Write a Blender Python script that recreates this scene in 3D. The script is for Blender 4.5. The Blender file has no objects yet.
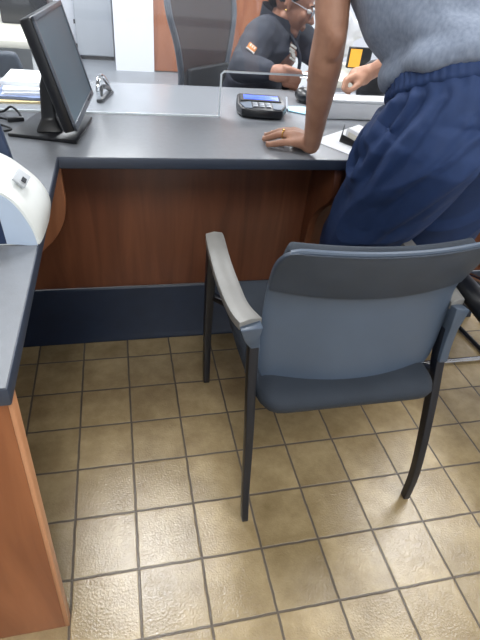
import bpy, bmesh, math, random
import numpy as np
from mathutils import Vector, Matrix, noise
random.seed(7)
V = Vector
C = bpy.context.scene.collection

# ------------------------------------------------------------------ camera
cam_data = bpy.data.cameras.new('camera')
cam = bpy.data.objects.new('camera', cam_data); C.objects.link(cam)
_a, _p, _r = .2763, .6498, .1072
f0 = V((math.sin(_a), math.cos(_a), 0)); r0 = V((math.cos(_a), -math.sin(_a), 0)); u0 = V((0, 0, 1))
_f = f0*math.cos(_p) - u0*math.sin(_p); _u = u0*math.cos(_p) + f0*math.sin(_p)
_R = r0*math.cos(_r) + _u*math.sin(_r); _U = -r0*math.sin(_r) + _u*math.cos(_r)
m = Matrix((( _R.x, _U.x, -_f.x, 0), (_R.y, _U.y, -_f.y, 0), (_R.z, _U.z, -_f.z, 1.199), (0, 0, 0, 1)))
cam.matrix_world = m
cam_data.sensor_fit = 'VERTICAL'; cam_data.sensor_height = 24; cam_data.lens = 24*488.4/640
cam_data.clip_start = .02
bpy.context.scene.camera = cam

# ------------------------------------------------------------------ world, light, exposure
sc = bpy.context.scene
w = bpy.data.worlds.new('world'); sc.world = w; w.use_nodes = True
w.node_tree.nodes['Background'].inputs[0].default_value = (.86, .92, 1, 1)
w.node_tree.nodes['Background'].inputs[1].default_value = .5
sc.view_settings.view_transform = 'Standard'; sc.view_settings.look = 'None'
sc.view_settings.gamma = 1; sc.view_settings.use_curve_mapping = False
sc.view_settings.exposure = 0.2
CEIL = 2.6
def area(name, loc, sx, sy, power, col=(1, 1, 1), rot=(0, 0, 0)):
    d = bpy.data.lights.new(name, 'AREA'); d.shape = 'RECTANGLE'; d.size = sx; d.size_y = sy
    d.energy = power; d.color = col
    o = bpy.data.objects.new(name, d); C.objects.link(o); o.location = loc; o.rotation_euler = rot
    return o
TROFFERS = [(-.05, 2.15, 52), (1.85, 1.75, 30), (-.05, -.9, 26), (1.85, -.9, 24), (-.05, 4.6, 46), (1.85, 4.6, 46), (-1.95, 2.15, 26), (-1.95, 4.6, 40)]
for i, (x, y, p) in enumerate(TROFFERS):
    area('ceiling_lamp', (x, y, CEIL-.035), .56, 1.1, p, (.97, .985, 1))
area('window_daylight', (.9, -2.4, 1.5), 3.6, 1.8, 16, (.88, .94, 1), (math.radians(90), 0, 0))

# ------------------------------------------------------------------ materials
def lin(c): return tuple(((v/255)/12.92 if v/255 <= .04045 else ((v/255+.055)/1.055)**2.4) for v in c)
def mat(name, rgb, rough=.5, metal=0, var=.06, scale=30, bump=0, bscale=200, spec=.5, coat=0, stretch=None, rgb2=None, emis=0, sheen=0):
    m = bpy.data.materials.new(name); m.use_nodes = True
    nt = m.node_tree; N = nt.nodes; L = nt.links; b = N['Principled BSDF']
    c = lin(rgb); c2 = lin(rgb2) if rgb2 else tuple(v*(1-var*2) for v in c)
    tc = N.new('ShaderNodeTexCoord'); mp = N.new('ShaderNodeMapping'); L.new(tc.outputs['Object'], mp.inputs[0])
    if stretch: mp.inputs['Scale'].default_value = stretch
    nz = N.new('ShaderNodeTexNoise'); nz.inputs['Scale'].default_value = scale; nz.inputs['Detail'].default_value = 4
    L.new(mp.outputs[0], nz.inputs['Vector'])
    rp = N.new('ShaderNodeValToRGB'); rp.color_ramp.elements[0].position = .3; rp.color_ramp.elements[1].position = .7
    rp.color_ramp.elements[0].color = (*c2, 1); rp.color_ramp.elements[1].color = (*c, 1)
    L.new(nz.outputs[0], rp.inputs[0]); L.new(rp.outputs[0], b.inputs['Base Color'])
    b.inputs['Roughness'].default_value = rough; b.inputs['Metallic'].default_value = metal
    b.inputs['Specular IOR Level'].default_value = spec; b.inputs['Coat Weight'].default_value = coat
    if sheen: b.inputs['Sheen Weight'].default_value = sheen
    if emis:
        L.new(rp.outputs[0], b.inputs['Emission Color']); b.inputs['Emission Strength'].default_value = emis
    if bump:
        n2 = N.new('ShaderNodeTexNoise'); n2.inputs['Scale'].default_value = bscale; n2.inputs['Detail'].default_value = 3
        L.new(mp.outputs[0], n2.inputs['Vector'])
        bp = N.new('ShaderNodeBump'); bp.inputs['Strength'].default_value = bump; bp.inputs['Distance'].default_value = .002
        L.new(n2.outputs[0], bp.inputs['Height']); L.new(bp.outputs[0], b.inputs['Normal'])
    return m

def tile_material():
    m = bpy.data.materials.new('tan_quarry_tile'); m.use_nodes = True
    nt = m.node_tree; N = nt.nodes; L = nt.links; b = N['Principled BSDF']
    T = .15225
    geo = N.new('ShaderNodeNewGeometry'); sp = N.new('ShaderNodeSeparateXYZ'); L.new(geo.outputs['Position'], sp.inputs[0])
    def M(op, a, b_=None, c=None):
        n = N.new('ShaderNodeMath'); n.operation = op
        for i, v in enumerate((a, b_, c)):
            if v is None: continue
            if isinstance(v, (int, float)): n.inputs[i].default_value = v
            else: L.new(v, n.inputs[i])
        return n.outputs[0]
    nzw = N.new('ShaderNodeTexNoise'); nzw.inputs['Scale'].default_value = 25; L.new(geo.outputs['Position'], nzw.inputs['Vector'])
    wob = M('MULTIPLY', M('SUBTRACT', nzw.outputs[0], .5), .0035)
    ux = M('DIVIDE', M('ADD', M('ADD', sp.outputs[0], .4754+5*T*4), wob), T)
    uy = M('DIVIDE', M('ADD', M('ADD', sp.outputs[1], -1.4969+T*40), wob), T)
    def edge(u):
        f = M('FRACT', u); return M('MINIMUM', f, M('SUBTRACT', 1.0, f))
    d = M('MINIMUM', edge(ux), edge(uy))
    gr = N.new('ShaderNodeMapRange'); gr.interpolation_type = 'SMOOTHSTEP'
    gr.inputs['From Min'].default_value = .011; gr.inputs['From Max'].default_value = .028
    L.new(d, gr.inputs['Value'])
    cid = N.new('ShaderNodeCombineXYZ'); L.new(M('FLOOR', ux), cid.inputs[0]); L.new(M('FLOOR', uy), cid.inputs[1])
    wn = N.new('ShaderNodeTexWhiteNoise'); wn.noise_dimensions = '3D'; L.new(cid.outputs[0], wn.inputs['Vector'])
    n1 = N.new('ShaderNodeTexNoise'); n1.inputs['Scale'].default_value = 9; n1.inputs['Detail'].default_value = 6; n1.inputs['Roughness'].default_value = .65
    off = N.new('ShaderNodeVectorMath'); off.operation = 'MULTIPLY_ADD'; off.inputs[1].default_value = (7, 7, 7)
    L.new(wn.outputs['Color'], off.inputs[0]); L.new(geo.outputs['Position'], off.inputs[2]); L.new(off.outputs[0], n1.inputs['Vector'])
    rp = N.new('ShaderNodeValToRGB'); e = rp.color_ramp.elements
    e[0].position = .28; e[0].color = (*lin((142, 122, 87)), 1); e[1].position = .72; e[1].color = (*lin((188, 167, 127)), 1)
    k = e.new(.5); k.color = (*lin((164, 144, 107)), 1)
    L.new(n1.outputs[0], rp.inputs[0])
    hv = N.new('ShaderNodeHueSaturation'); L.new(rp.outputs[0], hv.inputs['Color'])
    L.new(M('ADD', M('MULTIPLY', wn.outputs['Value'], .22), .89), hv.inputs['Value'])
    mix = N.new('ShaderNodeMixRGB'); mix.inputs[1].default_value = (*lin((98, 87, 74)), 1)
    L.new(gr.outputs[0], mix.inputs[0]); L.new(hv.outputs[0], mix.inputs[2]); L.new(mix.outputs[0], b.inputs['Base Color'])
    rr = N.new('ShaderNodeMapRange'); rr.inputs['To Min'].default_value = .85; rr.inputs['To Max'].default_value = .24
    L.new(gr.outputs[0], rr.inputs['Value']); L.new(rr.outputs[0], b.inputs['Roughness'])
    n3 = N.new('ShaderNodeTexNoise'); n3.inputs['Scale'].default_value = 210; n3.inputs['Detail'].default_value = 3; L.new(geo.outputs['Position'], n3.inputs['Vector'])
    h = M('ADD', M('MULTIPLY', gr.outputs[0], 1.0), M('ADD', M('MULTIPLY', n3.outputs[0], .75), M('MULTIPLY', n1.outputs[0], .6)))
    bp = N.new('ShaderNodeBump'); bp.inputs['Strength'].default_value = .5; bp.inputs['Distance'].default_value = .0022
    L.new(h, bp.inputs['Height']); L.new(bp.outputs[0], b.inputs['Normal'])
    b.inputs['Specular IOR Level'].default_value = .6
    b.inputs['Coat Weight'].default_value = .6; b.inputs['Coat Roughness'].default_value = .13
    L.new(bp.outputs[0], b.inputs['Coat Normal'])
    return m

def wood(name, c1, c2, rough=.38, axis='z'):
    st = {'z': (9, 9, .9), 'x': (.9, 9, 9)}[axis]
    m = mat(name, c1, rough=rough, scale=2.2, stretch=st, rgb2=c2)
    nt = m.node_tree
    nz = [n for n in nt.nodes if n.type == 'TEX_NOISE'][0]; nz.inputs['Detail'].default_value = 9; nz.inputs['Distortion'].default_value = .8
    return m

def acrylic():
    m = bpy.data.materials.new('clear_acrylic'); m.use_nodes = True
    N = m.node_tree.nodes; L = m.node_tree.links; N.remove(N['Principled BSDF'])
    out = N['Material Output']; tr = N.new('ShaderNodeBsdfTransparent'); tr.inputs[0].default_value = (.97, .98, .985, 1)
    gl = N.new('ShaderNodeBsdfGlossy'); gl.inputs['Roughness'].default_value = .03
    df = N.new('ShaderNodeBsdfDiffuse'); df.inputs[0].default_value = (.9, .93, 1, 1)
    fr = N.new('ShaderNodeFresnel'); fr.inputs[0].default_value = 1.45
    m1 = N.new('ShaderNodeMixShader'); m1.inputs[0].default_value = .028
    L.new(tr.outputs[0], m1.inputs[1]); L.new(df.outputs[0], m1.inputs[2])
    m2 = N.new('ShaderNodeMixShader'); L.new(fr.outputs[0], m2.inputs[0]); L.new(m1.outputs[0], m2.inputs[1]); L.new(gl.outputs[0], m2.inputs[2])
    L.new(m2.outputs[0], out.inputs[0])
    return m

MT = dict(
 tile=tile_material(),
 greyfloor=mat('grey_vinyl_floor', (140, 145, 152), rough=.4, scale=8),
 wall=mat('white_painted_wall', (226, 229, 236), rough=.7, var=.02, bump=.1),
 ceiling=mat('white_ceiling_tile', (238, 238, 236), rough=.9, var=.02, bump=.3),
 laminate=mat('grey_laminate', (130, 134, 140), rough=.2, spec=.7, var=.025, scale=60, bump=.12, bscale=350),
 edge=mat('slate_edge_band', (54, 62, 77), rough=.45, var=.03),
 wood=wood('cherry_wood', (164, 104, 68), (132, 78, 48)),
 woodshade=wood('shaded_cherry_wood', (124, 76, 52), (92, 53, 37)),  # same cherry wood, with the shade under the counter put into its colour
 woodedge=wood('pale_cherry_edge', (200, 146, 108), (186, 130, 92)),
 doorwood=wood('back_door_wood', (170, 110, 78), (146, 88, 60)),
 vinyl=mat('navy_vinyl', (28, 41, 62), rough=.42, var=.12, scale=14, bump=.2),
 vinyltoe=mat('navy_vinyl_toe', (22, 29, 44), rough=.4),
 chairgrey=mat('slate_chair_plastic', (80, 93, 110), rough=.42, var=.07, scale=7, bump=.12, bscale=500),
 chairfabric=mat('charcoal_chair_fabric', (47, 55, 66), rough=.8, var=.1, scale=12, bump=.4, bscale=700),
 chairback=mat('charcoal_back_fabric', (59, 69, 83), rough=.5, var=.1, scale=12, bump=.3, bscale=700),
 chairleg=mat('dark_navy_steel', (20, 24, 34), rough=.4),
 armpad=mat('worn_grey_armrest', (132, 131, 128), rough=.42, var=.06, scale=20),
 blackplastic=mat('black_plastic', (20, 22, 27), rough=.35),
 blackmatte=mat('black_matte', (24, 26, 31), rough=.6),
 chrome=mat('chrome', (215, 218, 222), rough=.15, metal=1, var=.01),
 silver=mat('silver_plastic', (150, 156, 166), rough=.35, metal=.3, var=.02),
 skinman=mat('brown_skin', (176, 132, 108), rough=.5, scale=18, rgb2=(154, 110, 88), bump=.35, bscale=160),
 skinemp=mat('tan_skin', (164, 117, 94), rough=.5, scale=18, rgb2=(146, 101, 80), bump=.2, bscale=300),
 nail=mat('nail', (192, 148, 128), rough=.3),
 hair=mat('black_hair', (22, 19, 18), rough=.6, var=.2, scale=200, bump=.6, bscale=400),
 shirt=mat('heather_grey_jersey', (136, 147, 166), rough=.9, scale=90, rgb2=(116, 127, 146), stretch=(1.6, 1.6, .8), bump=.4, bscale=600, sheen=.15),
 shorts=mat('navy_blue_shorts_fabric', (38, 62, 108), rough=.75, var=.08, scale=30, bump=.25, bscale=900),
 shortseam=mat('blue_piping', (86, 108, 148), rough=.7),
 pocket=mat('pocket_shadow_lining', (18, 30, 58), rough=.9),
 jacket=mat('dark_navy_jacket', (46, 50, 62), rough=.8, var=.1, scale=20, bump=.3, bscale=500),
 jacketin=mat('black_jacket_knit', (27, 31, 44), rough=.85, bump=.4),
 patcho=mat('orange_patch', (214, 132, 64), rough=.7), patchw=mat('white_embroidery', (222, 220, 214), rough=.7),
 gold=mat('gold', (226, 190, 110), rough=.2, metal=1, var=.01),
 white=mat('white_plastic', (226, 229, 232), rough=.35, var=.015),
 cream=mat('cream_laminate', (224, 222, 210), rough=.45, var=.02),
 dome=mat('white_gloss_plastic', (226, 230, 228), rough=.3, var=.015),
 domeface=mat('pale_blue_plastic', (186, 202, 222), rough=.4, var=.02),
 navyplastic=mat('navy_plastic', (38, 54, 84), rough=.4),
 paper=mat('white_paper', (236, 238, 242), rough=.8, var=.015),
 folder=mat('blue_folder', (120, 136, 176), rough=.6), manila=mat('manila_folder', (208, 188, 140), rough=.7),
 bezel=mat('dark_silver_bezel', (92, 98, 108), rough=.35, metal=.2, var=.02),
 screen=mat('lcd_with_reflection', (84, 106, 120), rough=.38, var=.06, scale=4, spec=.6),  # grey-blue reflection of the room put into the panel colour
 bluescreen=mat('blue_lit_screen', (72, 98, 224), rough=.2, rgb2=(52, 76, 196), scale=20, emis=.8),
 orangescreen=mat('orange_lit_screen', (236, 172, 60), rough=.3, var=.02, emis=.35),
 mask=mat('pale_blue_paper', (158, 206, 226), rough=.6, var=.03),
 mesh=None, cabinet=mat('light_grey_steel', (178, 183, 190), rough=.45, var=.02),
 label=mat('grey_label', (186, 191, 196), rough=.5), ink=mat('ink', (40, 44, 52), rough=.6),
 lavender=mat('pale_lavender_paint', (196, 199, 222), rough=.5, var=.02),
 lamp=mat('lit_diffuser', (255, 252, 245), rough=.5, var=0, emis=2.0),
 acrylic=acrylic(), acrylicedge=mat('light_catching_acrylic_edge', (232, 240, 245), rough=.15, var=.01),  # edge coloured white for the light trapped in the sheet
)
def mesh_fabric():
    m = mat('dark_mesh_fabric', (58, 60, 66), rough=.7)
    N = m.node_tree.nodes; L = m.node_tree.links
    tr = N.new('ShaderNodeBsdfTransparent'); mx = N.new('ShaderNodeMixShader'); mx.inputs[0].default_value = .72
    L.new(tr.outputs[0], mx.inputs[1]); L.new(N['Principled BSDF'].outputs[0], mx.inputs[2]); L.new(mx.outputs[0], N['Material Output'].inputs[0])
    return m
MT['mesh'] = mesh_fabric()

# ------------------------------------------------------------------ mesh helpers (all coordinates in metres, world)
class G:
    def __init__(s): s.v = []; s.f = []
    def add(s, vs, fs):
        b = len(s.v); s.v += [V(p) for p in vs]; s.f += [tuple(i+b for i in f) for f in fs]; return s
    def box(s, x0, x1, y0, y1, z0, z1):
        return s.add([(x, y, z) for z in (z0, z1) for y in (y0, y1) for x in (x0, x1)],
                     [(0, 2, 3, 1), (4, 5, 7, 6), (0, 1, 5, 4), (2, 6, 7, 3), (0, 4, 6, 2), (1, 3, 7, 5)])
    def obox(s, c, ex, ey, ez, hx, hy, hz):
        c = V(c); ex, ey, ez = V(ex).normalized()*hx, V(ey).normalized()*hy, V(ez).normalized()*hz
        return s.add([c+ex*i+ey*j+ez*k for k in (-1, 1) for j in (-1, 1) for i in (-1, 1)],
                     [(0, 2, 3, 1), (4, 5, 7, 6), (0, 1, 5, 4), (2, 6, 7, 3), (0, 4, 6, 2), (1, 3, 7, 5)])
    def loft(s, rings, cap=True, closed=False):
        n = len(rings[0]); b = len(s.v)
        for r in rings: s.v += [V(p) for p in r]
        m = len(rings)
        for i in range(m if closed else m-1):
            j = (i+1) % m
            for k in range(n):
                l = (k+1) % n
                s.f.append((b+i*n+k, b+i*n+l, b+j*n+l, b+j*n+k))
        if cap and not closed:
            s.f.append(tuple(b+k for k in reversed(range(n)))); s.f.append(tuple(b+(m-1)*n+k for k in range(n)))
        return s
    def tube(s, pts, rad, n=10, closed=False, sx=1, up=None):
        pts = [V(p) for p in pts]; rings = []
        if not hasattr(rad, '__len__'): rad = [rad]*len(pts)
        pu = V(up) if up else None
        for i, p in enumerate(pts):
            a = pts[i-1] if (i or closed) else p; c = pts[(i+1) % len(pts)] if (i < len(pts)-1 or closed) else p
            t = (c-a).normalized()
            if pu is None: pu = V((0, 0, 1)) if abs(t.z) < .9 else V((1, 0, 0))
            e1 = t.cross(pu).normalized(); e2 = e1.cross(t).normalized()
            if not up: pu = e2
            rings.append([p+e1*math.cos(q)*rad[i]*sx+e2*math.sin(q)*rad[i] for q in [2*math.pi*k/n for k in range(n)]])
        return s.loft(rings, closed=closed)
    def bar(s, pts, hw, hh, up=(0, 0, 1)):
        pts = [V(p) for p in pts]; rings = []; up = V(up)
        if not hasattr(hw, '__len__'): hw = [hw]*len(pts)
        if not hasattr(hh, '__len__'): hh = [hh]*len(pts)
        for i, p in enumerate(pts):
            t = (pts[min(i+1, len(pts)-1)]-pts[max(i-1, 0)]).normalized()
            e1 = t.cross(up).normalized(); e2 = e1.cross(t).normalized()
            rings.append([p+e1*hw[i]*a+e2*hh[i]*b for a, b in ((-1, -1), (1, -1), (1, 1), (-1, 1))])
        return s.loft(rings)
    def prism(s, poly, d):   # poly of 3d points, extruded by d
        d = V(d); return s.loft([[V(p) for p in poly], [V(p)+d for p in poly]])
    def ball(s, c, r, sc=(1, 1, 1), nu=16, nv=10, R=None):
        c = V(c); rings = []
        for i in range(nv+1):
            th = math.pi*i/nv
            ring = []
            for k in range(nu):
                p = V((math.sin(th)*math.cos(2*math.pi*k/nu)*sc[0], math.sin(th)*math.sin(2*math.pi*k/nu)*sc[1], -math.cos(th)*sc[2]))*r
                if i in (0, nv): p = V((0, 0, -math.cos(th)*sc[2]*r)) + V((math.cos(2*math.pi*k/nu), math.sin(2*math.pi*k/nu), 0))*1e-4*r
                if R: p = R @ p
                ring.append(c+p)
            rings.append(ring)
        return s.loft(rings)
    def lathe(s, c, prof, n=20):
        c = V(c); return s.loft([[c+V((r*math.cos(2*math.pi*k/n), r*math.sin(2*math.pi*k/n), z)) for k in range(n)] for r, z in prof])
    def cone(s, p0, r0, p1, r1):
        """rounded tapered limb segment: hull of two spheres"""
        bm = bmesh.new()
        for p, r in ((V(p0), r0), (V(p1), r1)):
            for i in range(9):
                th = math.pi*i/8
                for k in range(14):
                    bm.verts.new(p+V((math.sin(th)*math.cos(k*math.pi/7), math.sin(th)*math.sin(k*math.pi/7), math.cos(th)))*r)
        bmesh.ops.remove_doubles(bm, verts=bm.verts, dist=1e-6)
        res = bmesh.ops.convex_hull(bm, input=bm.verts)
        bmesh.ops.delete(bm, geom=[g for g in set(res['geom_interior']+res['geom_unused']) if isinstance(g, bmesh.types.BMVert)], context='VERTS')
        bm.verts.index_update()
        s.add([v.co.copy() for v in bm.verts], [tuple(v.index for v in f.verts) for f in bm.faces]); bm.free(); return s
    def chain(s, pts):      # [(p, r), ...]
        for a, b in zip(pts, pts[1:]): s.cone(a[0], a[1], b[0], b[1])
        return s
    def mesh(s, name, org):
        me = bpy.data.meshes.new(name); me.from_pydata([tuple(p-org) for p in s.v], [], s.f); me.validate()
        bm = bmesh.new(); bm.from_mesh(me); bmesh.ops.recalc_face_normals(bm, faces=bm.faces); bm.to_mesh(me); bm.free()
        return me
    def build(s, name, material, parent=None, smooth=False, bevel=0, seg=2, sub=0, org=None, ang=35):
        o_ = V((0, 0, 0))
        if parent is not None: o_ = WORG[parent.name]
        elif org is not None: o_ = V(org)
        me = s.mesh(name, o_); o = bpy.data.objects.new(name, me); C.objects.link(o)
        if parent is not None: o.parent = parent
        else: o.location = o_
        WORG[o.name] = o_
        me.materials.append(MT[material])
        if bevel:
            b = o.modifiers.new('bevel', 'BEVEL'); b.width = bevel; b.segments = seg; b.limit_method = 'ANGLE'; b.angle_limit = math.radians(30); b.harden_normals = False
        if sub:
            b = o.modifiers.new('sub', 'SUBSURF'); b.levels = sub; b.render_levels = sub
        if smooth or bevel:
            for p in me.polygons: p.use_smooth = True
            if not smooth or ang < 180:
                e = o.modifiers.new('split', 'EDGE_SPLIT'); e.split_angle = math.radians(ang)
        return o
    def remesh(s, name, material, parent=None, voxel=.006, it=8, deform=None, org=None, fac=.5):
        """fuse the pieces into one continuous skin"""
        o_ = WORG[parent.name] if parent is not None else V(org or (0, 0, 0))
        me = s.mesh(name+'_src', V((0, 0, 0))); t = bpy.data.objects.new('t', me); C.objects.link(t)
        r = t.modifiers.new('r', 'REMESH'); r.mode = 'VOXEL'; r.voxel_size = voxel; r.adaptivity = 0
        k = t.modifiers.new('s', 'SMOOTH'); k.iterations = it; k.factor = fac
        dg = bpy.context.evaluated_depsgraph_get(); dg.update()
        me2 = bpy.data.meshes.new_from_object(t.evaluated_get(dg)); me2.name = name
        bpy.data.objects.remove(t); bpy.data.meshes.remove(me)
        if deform:
            nn = [v.normal.copy() for v in me2.vertices]
            for v, n in zip(me2.vertices, nn): v.co = deform(v.co.copy(), n)
        for v in me2.vertices: v.co -= o_
        o = bpy.data.objects.new(name, me2); C.objects.link(o)
        if parent is not None: o.parent = parent
        else: o.location = o_
        WORG[o.name] = o_
        me2.materials.clear(); me2.materials.append(MT[material])
        for p in me2.polygons: p.use_smooth = True; p.material_index = 0
        return o
WORG = {}
def thing(name, loc, label, cat, group=None):
    o = bpy.data.objects.new(name, None); C.objects.link(o); o.location = loc; o.empty_display_size = .05
    WORG[o.name] = V(loc); tag(o, label, cat, group); return o
def tag(o, label, cat, group=None):
    o['label'] = label; o['category'] = cat
    if group: o['group'] = group
    return o
def structure(o): o['kind'] = 'structure'; return o
def ellring(c, ex, ey, rx, ry, n=28, pw=2.3):
    c = V(c); ex = V(ex).normalized(); ey = V(ey).normalized(); out = []
    for k in range(n):
        a = 2*math.pi*k/n; ca, sa = math.cos(a), math.sin(a)
        out.append(c+ex*rx*math.copysign(abs(ca)**(2/pw), ca)+ey*ry*math.copysign(abs(sa)**(2/pw), sa))
    return out

# ------------------------------------------------------------------ room shell
X0, X1, Y0, Y1 = -3.2, 4.2, -2.5, 6.9
structure(G().box(X0, X1, Y0, 1.46, -.1, 0).build('floor', 'tile'))
structure(G().box(X0, X1, 1.46, Y1, -.1, 0).build('floor', 'greyfloor'))
structure(G().box(X0, X1, Y0, Y1, CEIL, CEIL+.1).build('ceiling', 'ceiling'))
structure(G().box(X0-.1, X0, Y0, Y1, 0, CEIL).build('wall_left', 'wall'))
structure(G().box(X1, X1+.1, Y0, Y1, 0, CEIL).build('wall_right', 'wall'))
structure(G().box(X0, X1, Y1, Y1+.1, 0, CEIL).build('wall_back', 'wall'))
g = G(); g.box(X0, -1.1, Y0-.1, Y0, 0, CEIL); g.box(2.9, X1, Y0-.1, Y0, 0, CEIL); g.box(-1.1, 2.9, Y0-.1, Y0, 0, .5); g.box(-1.1, 2.9, Y0-.1, Y0, 2.5, CEIL)
structure(g.build('wall_front', 'wall'))
g = G()
for x in (-1.1, .2, 1.55, 2.84): g.box(x, x+.06, Y0-.08, Y0-.02, .5, 2.5)
g.box(-1.1, 2.9, Y0-.08, Y0-.02, .5, .56); g.box(-1.1, 2.9, Y0-.08, Y0-.02, 2.44, 2.5)
structure(g.build('window_1', 'silver'))
# white wall return and wood door far behind the desk
structure(G().box(.01, .425, 6.1, Y1, 0, CEIL).build('wall_pier', 'wall'))
d = structure(G().box(.425, 1.9, 6.13, 6.18, 0.01, 2.12).build('door_1', 'doorwood', bevel=.004))
g = G(); g.box(1.9, 1.98, 6.1, 6.2, 0, 2.2); g.box(.425, 1.98, 6.1, 6.2, 2.12, 2.2)
structure(g.build('trim_1', 'white'))
structure(G().box(.425, 1.98, 6.12, Y1, 2.2, CEIL).build('wall_over_door', 'wall'))
structure(G().box(1.98, X1, 6.12, Y1, 0, CEIL).build('wall_rear', 'wall'))
structure(G().box(1.66, X1, 1.85, 1.95, 0, .62).build('wall_low', 'lavender', bevel=.004))

for i, (x, y, p) in enumerate(TROFFERS):
    nm = ['above the desk corner', 'above the right end of the counter', 'over the waiting side near the left', 'over the waiting side near the right', 'behind the desk in the middle', 'behind the desk to the right', 'above the far left of the counter', 'behind the desk to the left'][i]
    t = thing('ceiling_light', (x, y, CEIL), 'recessed white ceiling light '+nm, 'light', 'ceiling lights')
    g = G(); g.box(x-.31, x-.28, y-.59, y+.59, CEIL-.03, CEIL-.001); g.box(x+.28, x+.31, y-.59, y+.59, CEIL-.03, CEIL-.001)
    g.box(x-.28, x+.28, y-.59, y-.56, CEIL-.03, CEIL-.001); g.box(x-.28, x+.28, y+.56, y+.59, CEIL-.03, CEIL-.001); g.build('frame', 'white', t)
    G().box(x-.28, x+.28, y-.56, y+.56, CEIL-.02, CEIL-.001).build('diffuser', 'lamp', t)

# ------------------------------------------------------------------ counter
EX = -.1515; FY = 1.260; BY = 2.075; ZT = .75; TH = .03
wt = thing('worktop', (.6, 1.6, ZT-TH), 'grey laminate L-shaped countertop with a slate edge band', 'countertop')
pl = [(-.95, .462), (EX, .462), (EX, FY), (1.47, FY), (1.47, BY), (-.95, BY)]
G().prism([(x, y, ZT-TH) for x, y in pl], (0, 0, TH-.0006)).build('edge_band', 'edge', wt, bevel=.003)
G().prism([(x+(.0025 if x < 0 and x < -.5 else -.0025), y, ZT-.0006) for x, y in [(-.95, .4645), (EX, .4645), (EX, FY+.0025), (1.47, FY+.0025), (1.47, BY-.0025), (-.95, BY-.0025)]], (0, 0, .0006)).build('laminate_top', 'laminate', wt)

cb = thing('counter_base', (.6, 1.5, 0), 'cherry wood counter front with navy base and curved brackets', 'counter')
G().box(-.62, 1.45, 1.46, 1.48, .228, ZT-TH).build('front_panel', 'woodshade', cb, bevel=.002)
g = G(); prof = [(1.455, .001), (1.437, .001), (1.439, .012), (1.449, .03), (1.451, .222), (1.455, .228)]
g.prism([(-.62, y, z) for y, z in prof], (2.07, 0, 0)).build('plinth', 'vinyl', cb, bevel=.001)
G().box(-.62, 1.45, 1.457, 2.0, .002, .05).build('plinth_deck', 'blackmatte', cb)
# end panel (leans with the photo) and its pale edge band
g = G(); g.prism([(-.92, .486, 0.001), (-.179, .486, .001), (-.161, .476, ZT-TH), (-.92, .476, ZT-TH)], (0, .022, 0)).build('end_panel', 'wood', cb)
g = G(); g.prism([(-.179, .485, .001), (-.170, .485, .001), (-.154, .475, ZT-TH), (-.161, .475, ZT-TH)], (0, .024, 0)).build('edge_band', 'woodedge', cb, bevel=.002)
G().box(-.64, -.62, .505, 1.46, .001, ZT-TH).build('side_panel', 'woodshade', cb, bevel=.002)
def curve(pts, n=8):   # catmull-rom through 2d points
    out = []; P = [pts[0]]+list(pts)+[pts[-1]]
    for i in range(1, len(P)-2):
        for k in range(n):
            t = k/n; out.append(tuple(.5*((2*P[i][j])+(-P[i-1][j]+P[i+1][j])*t+(2*P[i-1][j]-5*P[i][j]+4*P[i+1][j]-P[i+2][j])*t*t+(-P[i-1][j]+3*P[i][j]-3*P[i+1][j]+P[i+2][j])*t**3) for j in range(len(pts[0]))))
    out.append(tuple(pts[-1])); return out
cl = curve([(-.153, ZT-TH), (-.153, .66), (-.153, .61), (-.167, .55), (-.212, .485), (-.30, .44), (-.62, .42)])
G().prism([(x, 1.30, z) for x, z in cl]+[(-.62, 1.30, ZT-TH)], (0, .022, 0)).build('bracket', 'wood', cb, bevel=.0015)
cr = curve([(1.29, ZT-TH), (1.272, .66), (1.285, .615), (1.35, .56), (1.395, .50), (1.41, .42), (1.42, .30), (1.459, .24)])
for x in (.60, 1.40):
    G().prism([(x, y, z) for y, z in cr]+[(x, 1.459, ZT-TH)], (.022, 0, 0)).build('bracket', 'woodshade', cb, bevel=.0015)

# ------------------------------------------------------------------ clear screen on the desk
sh = thing('acrylic_screen', (.1, 1.65, ZT), 'clear acrylic counter screen with a pass-through cut-out', 'screen')
PY = 1.652; pz = 1.75
pane = [(-.95, ZT), (.322, ZT), (.322, .878), (.330, .886), (.66, .886), (.66, pz), (-.95, pz)]
G().prism([(x, PY-.002, z) for x, z in pane], (0, .004, 0)).build('pane', 'acrylic', sh)
g = G(); g.bar([(.3225, PY, ZT+.001), (.3225, PY, .878), (.331, PY, .886), (.66, PY, .886)], .0028, .0018, up=(0, 1, 0)); g.build('polished_edge', 'acrylicedge', sh)
G().box(-.95, .322, PY-.004, PY+.004, ZT, ZT+.004).build('base_strip', 'acrylicedge', sh)

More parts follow.
